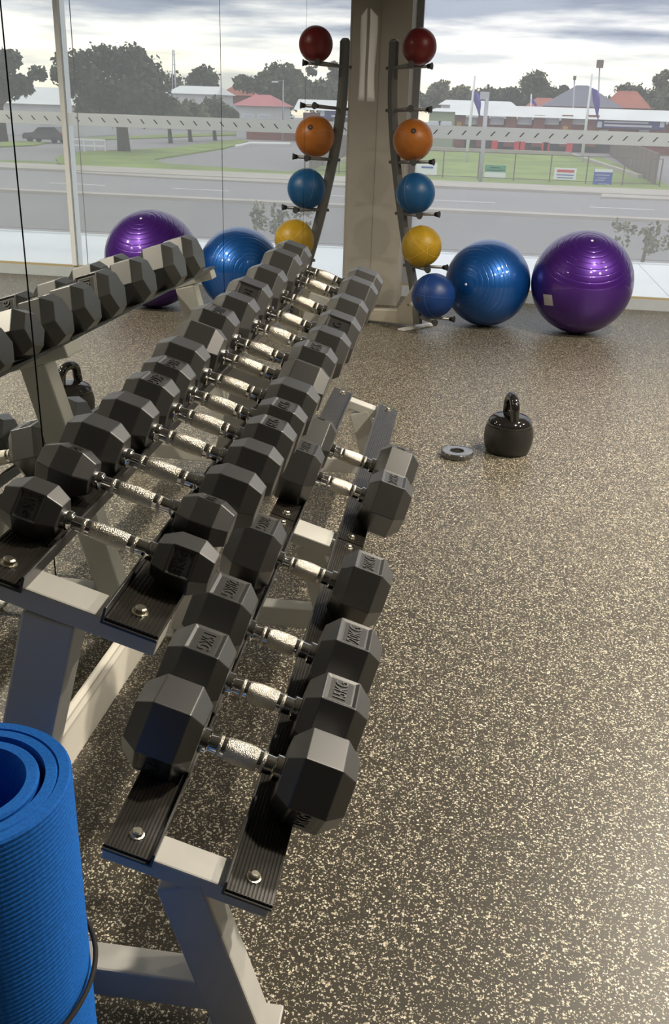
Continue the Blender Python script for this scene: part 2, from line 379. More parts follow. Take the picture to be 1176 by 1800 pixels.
# rack-local y: frames at 0, 1.130, 2.273
FY = [0.0, 1.130, 2.273]
halves = [(-.040, 1.127), (1.133, 2.313)]
liner_cache = {}
for t in 'UL':
    for side in (0, 1):
        c = SP*side
        for hi, (ya, yb) in enumerate(halves):
            g = 1 if side == 0 else -1                 # lip on the gap side
            e = c+g*HW
            prof = [(c-g*HW, -.008), (e, -.008), (e, .0155), (e-g*.0035, .0155), (e-g*.0035, -.004), (c-g*HW, -.004)]
            prof = [sl(t, s, n) for s, n in prof]
            if g > 0: prof = prof[::-1]
            r = MB().extrude(prof, ya, yb).build('rail', 'rail', rack, .0008)
            # ribbed rubber liner
            nr = 13; w0 = c-g*HW; w1 = e-g*.0038; pr = []
            for k in range(nr):
                a = w0+(w1-w0)*k/nr; b = w0+(w1-w0)*(k+1)/nr; d = b-a
                pr += [(a+d*.05, -.0012), (a+d*.2, 0), (a+d*.8, 0), (a+d*.95, -.0012)]
            pr = [(w0, -.004)]+pr+[(w1, -.004)]
            pr = [sl(t, s, n) for s, n in pr]
            if g < 0: pr = pr[::-1]
            MB().extrude(pr[::-1], ya+(.004 if hi == 0 else 0), yb-(.004 if hi else 0)).build('rubber_liner', 'liner', r)
            for by in ((0.0, 1.100) if hi == 0 else (1.160, 2.273)):
                bc = sl(t, c, 0)
                b = MB().lathe([(1e-7, .0085), (.0055, .0085), (.0078, .0068), (.0085, .004), (.0085, .002), (.011, .0015), (.0115, 0), (1e-7, 0)], 12, smooth=False)
                bo = b.build('bolt', 'bolt', r); bo.location = (bc[0], by, bc[1]); bo.rotation_euler = (0, TILT, 0)
                nb = MB().lathe([(1e-7, -.030), (.005, -.030), (.005, -.020), (.009, -.020), (.009, -.012), (1e-7, -.012)], 6, smooth=False).build('nut', 'bolt', r)
                nb.location = (bc[0], by, bc[1]); nb.rotation_euler = (0, TILT, 0)
def obox(name, a, b, wdt, y0, y1, m, par, bevel=.004):      # box beam in the x-z plane from a to b, width wdt
    a = Vector(a); b = Vector(b); d = (b-a).normalized(); n = Vector((-d.y, d.x))*wdt/2
    q = [a-n, b-n, b+n, a+n]
    return MB().extrude([(p.x, p.y) for p in q], y0, y1).build(name, m, par, bevel)
for i, fy in enumerate(FY):
    hw = .026 if i != 1 else .043
    for t in 'UL':
        a = sl(t, -.036, -.0235); b = sl(t, SP+.036, -.0235)
        obox('crossbeam', a, b, .030, fy-hw, fy+hw, 'rack', rack, .003)
    lw = .027
    # uprights: upper leg leans back to the mirror, lower leg leans out to the room
    top = sl('U', .072, -.039)
    zb = .012; xb = top[0]-.262*(top[1]-zb)
    obox('upright', (xb, zb), top, .070, fy-lw, fy+lw, 'rack', rack)
    top2 = sl('L', .080, -.039); xb2 = top2[0]+.30*(top2[1]-zb)
    obox('upright', (xb2, zb), top2, .070, fy-lw, fy+lw, 'rack', rack)
    obox('base_beam', (xb+.045, .083), (xb2-.045, .083), .055, fy-lw+.002, fy+lw-.002, 'rack', rack)
    for fx in (xb, xb2):
        f = bx('foot_plate', (fx-.055, fx+.055, fy-.042, fy+.042, 0, .008), 'rack', rack, .002)
        for q in (-1, 1):
            bo = MB().lathe([(1e-7, .009), (.006, .009), (.0085, .005), (.0085, 0), (1e-7, 0)], 10, smooth=False).build('anchor_bolt', 'bolt', f)
            bo.location = (fx+q*.047, fy-.030, .008)

# ------------------------------------------------------------------ dumbbells
txt_cache = {}
def text_mesh(s, size):
    k = (s, round(size, 4))
    if k in txt_cache: return txt_cache[k]
    cu = bpy.data.curves.new('lettering', 'FONT'); cu.body = s; cu.size = size; cu.extrude = .0009; cu.align_x = 'CENTER'; cu.align_y = 'CENTER'
    cu.resolution_u = 3; cu.space_character = 1.0
    ob = bpy.data.objects.new('lettering', cu); col.objects.link(ob)
    dg = bpy.context.evaluated_depsgraph_get()
    me = bpy.data.meshes.new_from_object(ob.evaluated_get(dg)); bpy.data.objects.remove(ob); txt_cache[k] = me; return me
def head_mesh(a, plen, sign, facets):
    q = 2*a/math.sqrt(3); g = .0655
    x1 = g; x2 = x1+.020+a*.06; x3 = x2+plen; x4 = x3+.020+a*.10
    rows = [(x1, .70), (x2, 1), (x3, 1), (x4, .70)]
    bm = bmesh.new(); vv = []
    for x, s in rows:
        vv.append([bm.verts.new((sign*x, q*s*math.cos(math.pi/3*k), q*s*math.sin(math.pi/3*k))) for k in range(6)])
    lab = []
    for i in range(3):
        for k in range(6):
            f = [vv[i][k], vv[i][(k+1) % 6], vv[i+1][(k+1) % 6], vv[i+1][k]]
            if sign > 0: f = f[::-1]
            fc = bm.faces.new(f)
            if i == 1 and k in facets: lab.append(fc)
    bm.faces.new(vv[0][::-1] if sign > 0 else vv[0]); bm.faces.new(vv[3] if sign > 0 else vv[3][::-1])
    bm.normal_update()
    bmesh.ops.recalc_face_normals(bm, faces=bm.faces)
    if lab: bmesh.ops.inset_individual(bm, faces=lab, thickness=a*.14, depth=-.0024)
    me = bpy.data.meshes.new('head'); bm.to_mesh(me); bm.free()
    return me, (x2+x3)/2, q
handle_m = None
ORD = ['nearest', 'second', 'third', 'fourth', 'fifth', 'sixth', 'seventh', 'eighth', 'ninth', 'tenth', 'eleventh', 'twelfth', 'thirteenth', 'farthest']
def dumbbell(tier, y, a, plen, mid, roll, label, text=None, facets=(), size=1):
    x0, z0 = TIER[tier]; q = 2*a/math.sqrt(3)
    rr = abs(roll); hgt = q*math.cos(math.pi/6-rr) if rr > .01 else a
    hgt += .0004
    lx = mid*ct+hgt*sn; lz = -mid*sn+hgt*ct; dy = y-Y0
    p = Vector((x0+lx-RYAW*dy, y+RYAW*(lx+x0), z0+lz))
    t = thing('hex_dumbbell', label, 'dumbbell', p, (roll, TILT, RYAW), 'hex dumbbells on the %s tier' % ('upper' if tier == 'U' else 'lower'))
    for sg in (-1, 1):
        me, xc, q = head_mesh(a, plen, sg, facets)
        h = link('head', me, 'rubber_head', t, .0014)
        for k in facets:
            ps = a*.14
            pl = bx('label_plate', (-plen/2+ps+.0004, plen/2-ps-.0004, -q/2+ps+.0004, q/2-ps-.0004, -.0016, 0), 'label_plate', h)
            rx = Matrix.Rotation(math.radians(60*(k-1)), 4, 'X')
            pl.matrix_local = rx @ Matrix.Translation((sg*xc, 0, a-.0022))
            fs = min((q-2*ps)/(.62*len(text)), (plen-2*ps)*1.15)
            tx = link('weight_lettering', text_mesh(text, fs), 'rubber_head', h)
            rot = Matrix(((0, -1, 0), (1, 0, 0), (0, 0, 1))).to_4x4() if sg > 0 else Matrix(((0, 1, 0), (-1, 0, 0), (0, 0, 1))).to_4x4()
            tx.matrix_local = rx @ Matrix.Translation((sg*xc, 0, a-.0013)) @ rot @ Matrix.Diagonal((1, 1.35, 1, 1))
    r = .0142*size
    hm = MB()
    prof = []
    for sg in (-1,):
        prof = [(.0125*size, -.067), (.0125*size, -.052), (.0122*size, -.0515), (.0128*size, -.040)]
    prof += [(.0138*size, -.025), (.0138*size, .025), (.0128*size, .040), (.0122*size, .0515), (.0125*size, .052), (.0125*size, .067)]
    h = hm.lathe(prof, 28, 'x').build('handle', 'chrome', t)
    e = h.modifiers.new('edge', 'EDGE_SPLIT'); e.split_angle = math.radians(25)
    gp = [(r*.97, -.0262), (r*1.0, -.025), (r*1.08, -.013), (r*1.11, 0), (r*1.08, .013), (r*1.0, .025), (r*.97, .0262)]
    MB().lathe(gp, 28, 'x').build('knurled_grip', 'knurl', h)
    for sg in (-1, 1):
        MB().lathe([(.0132*size, sg*.0350-.0030), (.0142*size, sg*.0350-.0026), (.0140*size, sg*.0350+.0026), (.0130*size, sg*.0350+.0030)], 28, 'x').build('knurled_band', 'knurl', h)
        cpf = [(.0125*size, sg*.066), (.0158*size, sg*.0658), (.0168*size, sg*.0645), (.0168*size, sg*.0545), (.0155*size, sg*.053), (.0125*size, sg*.0528)]
        if sg > 0: cpf = cpf[::-1]
        cc = MB().lathe(cpf, 20, 'x').build('collar', 'chrome', h)
        e = cc.modifiers.new('edge', 'EDGE_SPLIT'); e.split_angle = math.radians(40)
    return t
UP_T = [  # y, a, prism length, centre along shelf, roll, text, facets
    (1.0695, .034, .034, .0918, 0, '3KG', (2,)), (1.199, .034, .034, .0837, -.27, '3KG', (1,)),
    (1.2990, .041, .045, .0919, 0, None, ()), (1.4300, .041, .044, .0967, 0, None, ()),
    (1.5340, .046, .042, .0990, 0, '6KG', (1,)), (1.6435, .046, .045, .0975, 0, '6KG', (1,)),
    (1.7579, .050, .053, .0934, 0, None, ()), (1.8960, .050, .054, .0922, -.25, None, ()),
    (2.0290, .056, .054, .0870, 0, '8KG', (1,)), (2.2062, .056, .055, .0960, 0, None, ()),
    (2.3571, .0605, .060, .0960, 0, '10KG', (2,)), (2.5854, .0605, .058, .0929, 0, None, ()),
    (2.8321, .065, .062, .0899, 0, None, ()), (3.0158, .065, .062, .0887, 0, None, ())]
UD = ['smallest hex dumbbell, nearest the camera on the upper tier', 'small hex dumbbell rolled back on an edge, second on the upper tier']
for i, (y, a, pl, mid, roll, tx, fc) in enumerate(UP_T):
    if i < 2: lb = UD[i]
    elif i == 7: lb = 'hex dumbbell rolled back on an edge, eighth from the near end of the upper tier'
    elif i == 13: lb = 'hex dumbbell at the far end of the upper tier, nearest the window'
    else: lb = 'hex dumbbell with %s, %s from the near end of the upper tier' % ('top marking' if fc == (1,) else 'front marking' if fc else 'plain top', ORD[i])
    dumbbell('U', y, a, pl, mid, roll, lb, tx, fc, .80+.42*(a-.034)/.0315)
LO_T = [(1.1341, .0655, .058, .0987, 0, '15KG', (3,)), (1.291, .0655, .058, .0988, 0, '15KG', (1,)), (1.4589, .0705, .061, .0971, 0, '20KG', (1,)),
        (1.7541, .0705, .059, .0957, 0, '20KG', (1,)), (2.2465, .073, .063, .1050, 0, '25KG', (1,)), (2.452, .073, .060, .1090, -.25, '25KG', (1,))]
LD = ['large plain-topped hex dumbbell nearest the camera on the lower tier', 'hex dumbbell marked 15KG on top, second on the lower tier',
      'hex dumbbell marked 20KG, directly behind the 15KG one', 'hex dumbbell marked 20KG, standing alone before the rail joint',
      'hex dumbbell marked 25KG with its top flat, beyond the rail joint', 'hex dumbbell rolled back on an edge, last on the lower tier']
for (y, a, pl, mid, roll, tx, fc), lb in zip(LO_T, LD): dumbbell('L', y, a, pl, mid, roll, lb, tx, fc, 1.22)

# ------------------------------------------------------------------ exercise balls
def gym_ball(name, label, c, R, pole_uv, m, sticker=None):
    c = Vector(c)
    def hit(u, v):
        d = ray(u, v); oc = CAM-c; b = oc.dot(d); k = oc.dot(oc)-R*R; s = -b-math.sqrt(max(b*b-k, 0)); return CAM+d*s
    n = (hit(*pole_uv)-c).normalized()
    t = thing(name, label, 'exercise ball', (c.x, c.y, 0))
    prof = []
    grooves = [11, 17.5, 24, 31, 38, 45, 52, 59]; grooves += [180-g for g in grooves]
    th = 0.0; ths = []
    base = [i*2.0 for i in range(91)]
    for g in grooves: base += [g-.6, g-.25, g, g+.25, g+.6]
    for th in sorted(set(base)):
        r = R
        for g in grooves:
            if abs(th-g) < .6: r = R-.0011*(1-abs(th-g)/.6)
        prof.append((max(r*math.sin(math.radians(th)), 1e-6), r*math.cos(math.radians(th))))
    o = MB().lathe(prof[::-1], 96).build('shell', m, t)
    q = Vector((0, 0, 1)).rotation_difference(n)
    o.location = (0, 0, c.z); o.rotation_mode = 'QUATERNION'; o.rotation_quaternion = q
    v = MB().lathe([(1e-7, .003), (.006, .003), (.008, .001), (.008, -.004)], 20).build('valve_plug', 'valve', t)
    v.location = Vector((0, 0, c.z))+n*R; v.rotation_mode = 'QUATERNION'; v.rotation_quaternion = q
    if sticker:
        mb = MB(); us = np.linspace(sticker[0], sticker[2], 5); vs_ = np.linspace(sticker[1], sticker[3], 5); P = []
        for vv in vs_:
            for uu in us:
                h = hit(uu+(vv-sticker[1])*.12, vv+(uu-sticker[0])*.1); P.append((h-c)*(1+.0012/R)+Vector((0, 0, c.z)))
        mb.add(P, [(j*5+i, (j+1)*5+i, (j+1)*5+i+1, j*5+i+1) for j in range(4) for i in range(4)])
        so = mb.build('sticker', 'sticker', t); sd = so.modifiers.new('th', 'SOLIDIFY'); sd.thickness = .0008
    return t
gym_ball('exercise_ball', 'large glossy purple exercise ball with ring grooves by the window', (1.4209, 6.2831, .3186), .3186, (1041, 423), 'purple', (955, 517, 970, 536))
gym_ball('exercise_ball', 'blue pearl exercise ball between the purple ball and ball rack', (.8282, 6.3324, .275), .275, (819, 500), 'blueball')

# ------------------------------------------------------------------ medicine ball rack
mr = thing('medicine_ball_rack', 'curved grey medicine ball rack standing at the corner column', 'rack', (.40, 6.10, 0))
off = Vector((.40, 6.10, 0))
path = [(.147, 6.262, 1.665), (.147, 6.262, 1.60), (.150, 6.262, 1.45), (.158, 6.262, 1.30), (.185, 6.247, 1.074), (.227, 6.218, .838), (.276, 6.186, .60), (.335, 6.148, .366), (.385, 6.11, .16), (.405, 6.095, .03)]
# smooth path
def crom(P, n=6):
    P = [Vector(p) for p in P]; out = []
    for i in range(len(P)-1):
        p0, p1, p2, p3 = P[max(i-1, 0)], P[i], P[i+1], P[min(i+2, len(P)-1)]
        for k in range(n):
            t = k/n; out.append(.5*((2*p1)+(-p0+p2)*t+(2*p0-5*p1+4*p2-p3)*t*t+(-p0+3*p1-3*p2+p3)*t**3))
    out.append(P[-1]); return out
pp = crom(path)
dirv = Vector((.73, -.68, 0)); side = Vector((.68, .73, 0))
mb = MB(); vv = []
for i, p in enumerate(pp):
    t = (pp[min(i+1, len(pp)-1)]-pp[max(i-1, 0)]).normalized(); nrm = side.cross(t).normalized()
    hw_, hd = .022, .030
    for a_, b_ in ((-1, -.6), (-.6, -1), (.6, -1), (1, -.6), (1, .6), (.6, 1), (-.6, 1), (-1, .6)):
        vv.append(p-off+side*(hw_*a_)+nrm*(hd*b_))
n8 = 8; ff = [(i*n8+k, i*n8+(k+1) % n8, (i+1)*n8+(k+1) % n8, (i+1)*n8+k) for i in range(len(pp)-1) for k in range(n8)]
mb.add(vv, ff); mb.f += [tuple(range(7, -1, -1)), tuple(len(vv)-8+k for k in range(8))]; mb.sm += [False, False]
mb.build('post', 'post', mr)
pc = MB().lathe([(1e-7, .018), (.018, .016), (.027, .006), (.028, 0), (1e-7, 0)], 16).build('post_cap', 'post', mr); pc.location = Vector(path[0])-off
def post_at(z):
    for a_, b_ in zip(pp[:-1], pp[1:]):
        if a_.z >= z >= b_.z:
            k = (a_.z-z)/(a_.z-b_.z+1e-9); return a_.lerp(b_, k)
    return pp[-1]
TZ = [1.525, 1.290, .996, .696, .386, .077]
for z in TZ:
    p = post_at(z)
    e1 = p+Vector((.225, -.085, .012)); e2 = p+Vector((.120, -.215, .012))
    for e_ in (e1, e2):
        d = (e_-p).normalized()
        ar = MB().tube([p-d*.045-off, p-off, e_-off], .0095, 10).build('arm', 'post', mr)
        MB().tube([e_-d*.012-off, e_-off+d*.004, e_-off+d*.016], [.013, .015, .021], 12).build('end_cap', 'cap', ar)
# base: foot plate across, tube back along the floor, gusset
fpv = [Vector((.285, 6.00, 0)), Vector((.335, 5.985, 0)), Vector((.530, 6.235, 0)), Vector((.485, 6.262, 0))]
MB().hexa([p-off for p in fpv], [p-off+Vector((0, 0, .014)) for p in fpv]).build('foot_plate', 'foot', mr, .004)
tb = MB()
A, B = Vector((.385, 6.13, .015)), Vector((.055, 6.205, .015))
d = (B-A).normalized(); s_ = d.cross(Vector((0, 0, 1)))*.03
tb.hexa([A-s_-off, A+s_-off, A+s_-off+Vector((0, 0, .10)), A-s_-off+Vector((0, 0, .10))], [B-s_-off, B+s_-off, B+s_-off+Vector((0, 0, .075)), B-s_-off+Vector((0, 0, .075))])
tb.build('base_tube', 'post_tan', mr, .006)
gs = MB(); G = [(.395, .03), (.395, .26), (.36, .27), (.335, .22), (.27, .115), (.27, .03)]
gs.add([Vector((x, 6.13+(.385-x)*.22-.036, z))-off for x, z in G]+[Vector((x, 6.13+(.385-x)*.22-.031, z))-off for x, z in G],
       [tuple(range(5, -1, -1)), tuple(range(6, 12))]+[(i, (i+1) % 6, 6+(i+1) % 6, 6+i) for i in range(6)])
g_ = gs.build('gusset_plate', 'post_tan', mr)
for x, z, r, m_ in ((.365, .155, .015, 'foot'), (.372, .19, .006, 'foot'), (.385, .225, .006, 'cap'), (.39, .15, .006, 'cap'), (.335, .145, .006, 'post')):
    q = MB().lathe([(1e-7, .003), (r*.8, .003), (r, 0), (r, -.004), (1e-7, -.004)], 16).build('fixing', m_, g_)
    q.location = Vector((x, 6.13+(.385-x)*.22-.038, z))-off; q.rotation_euler = (math.radians(90), 0, 0)
mt = MB().tube([Vector((.055, 6.15, .03))-off, Vector((.055, 6.30, .03))-off], .022, 12).build('rear_foot', 'cap', mr)

def med_ball(label, c, R, m, seams=None, valve=None):
    c = Vector(c); t = thing('medicine_ball', label, 'medicine ball', (c.x, c.y, c.z-R), group='medicine balls on the rack')
    prof = [(max(R*math.sin(math.radians(a)), 1e-6), -R*math.cos(math.radians(a))) for a in np.linspace(0, 180, 49)]
    s = MB().lathe(prof, 64).build('shell', m, t); s.location = (0, 0, R)
    for (ax, offs) in (seams or []):
        ax = Vector(ax).normalized(); h = R*offs; r = math.sqrt(R*R-h*h)
        a = ax.orthogonal().normalized(); b = ax.cross(a)
        pts = [ax*h+(a*math.cos(2*math.pi*k/64)+b*math.sin(2*math.pi*k/64))*r for k in range(65)]
        MB().tube(pts, .0014, 6, cap=False).build('seam_line', m+'_line', s)
    if valve:
        d = ray(*valve); oc = CAM-c; b = oc.dot(d); k = oc.dot(oc)-R*R; h = CAM+d*(-b-math.sqrt(max(b*b-k, 0)))
        n = (h-c).normalized(); q = Vector((0, 0, 1)).rotation_difference(n)
        v = MB().lathe([(.005, .0006), (.010, .0012), (.0135, .0012), (.016, 0), (.016, -.003), (.005, -.003), (.005, .0006)], 24).build('valve_ring', 'cap', t)
        v.location = Vector((0, 0, R))+n*R; v.rotation_mode = 'QUATERNION'; v.rotation_quaternion = q
    return t
med_ball('dark red medicine ball at the top of the ball rack', (.308, 6.16, 1.638), .1007, 'med_red')
med_ball('orange medicine ball with a dark valve ring on the ball rack', (.302, 6.152, 1.128), .1207, 'med_orange', [((.2, .3, 1), .0)], (727, 230))
med_ball('teal blue medicine ball on the rack between orange and yellow', (.340, 6.112, .826), .1200, 'med_blue', [((.9, -.5, .2), 0)])
med_ball('yellow medicine ball with raised seam lines on the ball rack', (.401, 6.050, .521), .1245, 'med_yellow', [((.6, -.2, .75), .25), ((.55, .1, -.8), .1), ((.3, -.3, .9), .62), ((1, .45, .05), -.05)])
med_ball('navy blue medicine ball on the lowest arms of the rack', (.500, 5.965, .238), .136, 'med_navy', [((.05, .1, 1), .02), ((.8, -.5, .2), .2)], (735, 526))

# ------------------------------------------------------------------ kettlebell and plate
kb = thing('kettlebell', 'black kettlebell with glossy top standing on the open floor', 'kettlebell', (.952, 3.795, 0))
low = [(1e-6, 0), (.080, 0), (.086, .003), (.093, .018), (.0985, .040), (.1015, .066), (.1000, .090), (.0935, .116)]
MB().lathe(low, 56).build('vinyl_sleeve', 'kb_satin', kb)
top = [(.0938, .114), (.0905, .129), (.081, .145), (.065, .1545), (.045, .159), (.020, .1605), (1e-6, .161)]
MB().lathe(top, 56).build('body', 'kb_gloss', kb)
hp = []
for k in range(33):
    a = math.pi*k/32; hp.append((math.cos(a)*.055*(1.0+.10*math.sin(a)), 0, .172+.060*math.sin(a)**.75))
hp = [(.064, 0, .128), (.062, 0, .15)]+hp[1:-1]+[(-.062, 0, .15), (-.064, 0, .128)]
ho = MB().tube(hp, .0190, 20).build('handle', 'kb_gloss', kb); ho.rotation_euler = (0, 0, math.radians(103))
pl = MB().lathe([(.028, .003), (.031, 0), (.064, 0), (.067, .003), (.067, .020), (.0645, .0235), (.060, .0245), (.034, .0245), (.030, .0240), (.028, .022), (.028, .003)], 56)
po = pl.build('weight_plate', 'plate'); po.location = (.747, 3.685, 0); tag(po, 'small round black weight plate lying beside the kettlebell', 'weight plate')
e = po.modifiers.new('edge', 'EDGE_SPLIT'); e.split_angle = math.radians(35)

# ------------------------------------------------------------------ yoga mat roll
ym = thing('yoga_mat', 'rolled blue foam yoga mat standing upright in the foreground', 'yoga mat', (.2705, .7663, 0))
def mat_roll():
    H = .60; th = .0138; NA = 72
    # spiral from the inner end (angle a0) out to the outer end
    a0 = math.radians(118); turns = 3.2; tot = int(turns*NA)
    C = []
    for k in range(tot+1):
        ang = a0+2*math.pi*k/NA; left = turns-k/NA
        r = .1125-.0146*left
        if left > 1.62: r -= .006*min(1, (left-1.62)/.35)
        C.append((ang, r))
    zs = []; nrib = 92
    for k in range(nrib):
        z = H*k/nrib; d = H/nrib; zs += [(z+d*.05, 0.), (z+d*.35, .0011), (z+d*.65, .0011)]
    zs = [(0, 0)]+zs+[(H-.002, .0), (H, -.0015)]
    v = []; f = []; nz_ = len(zs)
    for ang, r in C:
        for z, dz in zs:
            ro = r+th/2-.0010+dz; v.append((ro*math.cos(ang), ro*math.sin(ang), z))
    nC = len(C)
    for i in range(nC-1):
        for j in range(nz_-1): f.append((i*nz_+j, (i+1)*nz_+j, (i+1)*nz_+j+1, i*nz_+j+1))
    o = len(v)
    for ang, r in C:
        for z in (0, H): v.append(((r-th/2)*math.cos(ang), (r-th/2)*math.sin(ang), z))
    for i in range(nC-1):
        f.append((o+i*2, o+i*2+1, o+i*2+3, o+i*2+2))
        f.append((i*nz_+nz_-1, (i+1)*nz_+nz_-1, o+(i+1)*2+1, o+i*2+1)); f.append((i*nz_, o+i*2, o+(i+1)*2, (i+1)*nz_))
    f.append(tuple([j for j in range(nz_)]+[o+1, o])); e_ = (nC-1)
    f.append(tuple([e_*nz_+j for j in range(nz_-1, -1, -1)]+[o+e_*2, o+e_*2+1]))
    b = MB(); b.add(v, f, False); return b
mat_roll().build('foam_roll', 'mat_blue', ym)
pts = []
for k in range(73):
    a = 2*math.pi*k/72; pts.append((.1198*math.cos(a), .1198*math.sin(a), .305+.016*math.sin(a)+.012*math.cos(a)))
MB().tube(pts, .0032, 8, cap=False).build('elastic_strap', 'strap', ym)

# ------------------------------------------------------------------ plastic strip hung on the mirror
sp = MB(); P = []
nz_ = 14
for k in range(nz_):
    z = 1.835-.50*k/(nz_-1); bend = .010*math.sin(k*.5)+.012*(k/(nz_-1))**3
    for j in range(4):
        P.append((.008+.013*j+.4*bend*(j/3), 6.17+.012*j+bend, z+(-.012*j if k == 0 else 0)))
sp.add(P, [(k*4+j, k*4+j+1, (k+1)*4+j+1, (k+1)*4+j) for k in range(nz_-1) for j in range(3)], True)
so = sp.build('plastic_strip', 'strip'); so.modifiers.new('th', 'SOLIDIFY').thickness = .0012
tag(so, 'cloudy plastic strip hanging against the mirror near the column', 'strip')

# ================================================================== outdoors
GZ = -3.0
struct(bx('ground', (-260, 320, 11.5, 420, GZ-.5, GZ), 'asphalt'), 'grey asphalt road and yards outside')
lg = bx('roof_ledge', (-2, 12, YW+.06, 10.75, -.42, -.16), 'render'); struct(lg, 'white sheet roof of the ledge outside the window')
for a, b in ((-1.5, .0), (.0, 2.44), (2.44, 4.9), (4.9, 7.4), (7.4, 9.9)):
    bx('roof_panel', (a+.006, b-.006, YW+.07, 10.75, -.16, -.15), 'ledge', lg)
bx('ledge_fascia', (-2, 12, 10.75, 10.80, -.42, -.135), 'ledge', lg)
# roads
struct(bx('median_kerb', (-200, 220, 45.6, 46.5, GZ, GZ+.14), 'concrete'), 'raised concrete kerb in the middle of the road')
struct(bx('road_lane', (-200, 220, 33, 45.4, GZ, GZ+.02), 'asphalt_dark'), 'darker near carriageway')
struct(bx('footpath', (-200, 34.0, 60.6, 65.5, GZ, GZ+.15), 'concrete'), 'pale footpath across the road')
for i, x in enumerate((-8, -2, 6, 13, 20, 27)):
    o = bx('lane_marking', (x, x+3.2, 52.0, 52.2, GZ, GZ+.02), 'line'); struct(o, 'white lane dash on the far carriageway')
# lawn of the bowling club
struct(bx('lawn', (-40, 13.0, 65.5, 118, GZ, GZ+.10), 'grass'), 'green lawn of the club')
struct(bx('lawn_verge', (13.0, 34.0, 65.5, 69, GZ, GZ+.10), 'grass'), 'grass verge by the driveway')
struct(bx('green_edging', (-30, 9.6, 118, 118.8, GZ, GZ+.45), 'concrete'), 'pale edging at the back of the bowling green')
e_ = MB().hexa([(9.6, 118.5, GZ), (10.0, 118.5, GZ), (12.2, 78, GZ), (11.8, 78, GZ)], [(9.6, 118.5, GZ+.35), (10.0, 118.5, GZ+.35), (12.2, 78, GZ+.35), (11.8, 78, GZ+.35)]).build('green_edging', 'concrete')
struct(e_, 'pale edging running along the side of the bowling green')

# front fence on the far footpath
fy = 69.0
ff_ = thing('wire_fence', 'low dark wire fence along the far footpath', 'fence', (0, fy, GZ+.1))
for k in range(-13, 6):
    bx('fence_post', (k*2.4-.04, k*2.4+.04, -.04, .04, 0, 1.75), 'slat', ff_)
bx('top_rail', (-31.2, 12, -.025, .025, 1.70, 1.75), 'slat', ff_); bx('bottom_rail', (-31.2, 12, -.02, .02, .12, .16), 'slat', ff_)
def sign(label, u0, v0, u1, v1, m, bars, y=fy-.2, name='fence_sign'):
    a = at(u0, v1, y); b = at(u1, v0, y); x0, x1, z0, z1 = a.x, b.x, a.z, b.z
    t = thing(name, label, 'sign', ((x0+x1)/2, y, z0), group='signs on the wire fence')
    W, H = x1-x0, z1-z0
    bx('board', (-W/2, W/2, -.03, .03, 0, H), m, t)
    for (bx0, bx1, bz0, bz1, bm) in bars:
        bx('printed_band', (-W/2+W*bx0, -W/2+W*bx1, -.045, -.03, H*bz0, H*bz1), bm, t)
    return t
sign('small white sign on the fence behind the ball rack', 722, 287, 769, 306, 'white', [(.05, .2, .25, .7, 'render'), (.4, .85, .55, .7, 'signblue')])
sign('green and white sign on the wire fence', 851, 291, 890, 311, 'white', [(0, 1, .45, 1, 'signgreen'), (.25, .75, .75, .82, 'white'), (.1, .9, .55, .62, 'white')])
sign('white sign with a red heading on the fence', 973, 296, 1014, 315, 'white', [(.12, .9, .62, .85, 'red'), (.1, .9, .36, .44, 'signblue'), (.15, .88, .12, .2, 'signblue')])
sign('large blue sign with white lines on the fence', 1041, 298, 1078, 329, 'signblue', [(.02, .98, .84, 1, 'white'), (.08, .85, .66, .69, 'render'), (.2, .7, .5, .53, 'render'), (.08, .6, .38, .41, 'render'), (.3, .9, .18, .21, 'render')])

# brown slat fence running back beside the driveway
P0 = onz(1150, 327, GZ); P1 = onz(1066, 268, GZ); P1 = P0+(P1-P0)*min(1, (128-P0.y)/(P1.y-P0.y))
sf = thing('boundary_fence', 'brown slat fence running back beside the driveway', 'fence', (P0.x, P0.y, GZ))
dv = P1-P0; nfs = 14
for k in range(nfs):
    a = dv*(k/nfs); b = dv*((k+.94)/nfs); w_ = Vector((.08, 0, 0))
    MB().hexa([a-w_, a+w_, b+w_, b-w_], [a-w_+Vector((0, 0, 2.1)), a+w_+Vector((0, 0, 2.1)), b+w_+Vector((0, 0, 2.1)), b-w_+Vector((0, 0, 2.1))]).build('slat_panel', 'slat', sf)

# flagpoles
def flagpole(label, u, vb, ut, vt, flag, y=None):
    b = onz(u, vb, GZ) if y is None else at(u, vb, y)
    b.z = GZ; tpt = at(ut, vt, b.y); h = tpt.z-GZ
    t = thing('flagpole', label, 'flagpole', b, group='flagpoles on the club lawn')
    MB().tube([(0, 0, 0), (tpt.x-b.x, 0, h)], [.16, .09], 10).build('pole', 'white', t)
    u0, v0, u1, v1 = flag; fa = at(u0, v0, b.y)-b; fb = at(u1, v1, b.y)-b
    mb = MB(); P = []; nk = 9
    for k in range(nk):
        s = k/(nk-1); cx = fa.x+(fb.x-fa.x)*s; z = fa.z+(fb.z-fa.z)*s; wd = .85*(1-.45*s)*(.45+.55*math.sin(math.pi*min(1, s*1.1+.12)))
        for j in range(5):
            P.append((cx+(j/4-.3)*wd, .25*math.sin(j*1.9+k*.4), z-.25*j/4))
    mb.add(P, [(k*5+j, k*5+j+1, (k+1)*5+j+1, (k+1)*5+j) for k in range(nk-1) for j in range(4)], True)
    fo = mb.build('flag', 'flag', t); fo.modifiers.new('th', 'SOLIDIFY').thickness = .03
flagpole('white flagpole with a limp purple flag, left on the lawn', 819, 287, 835, 133, (832, 158, 843, 202))
flagpole('white flagpole with a limp purple flag, right on the lawn', 1022, 287, 1041, 130, (1044, 154, 1050, 206))
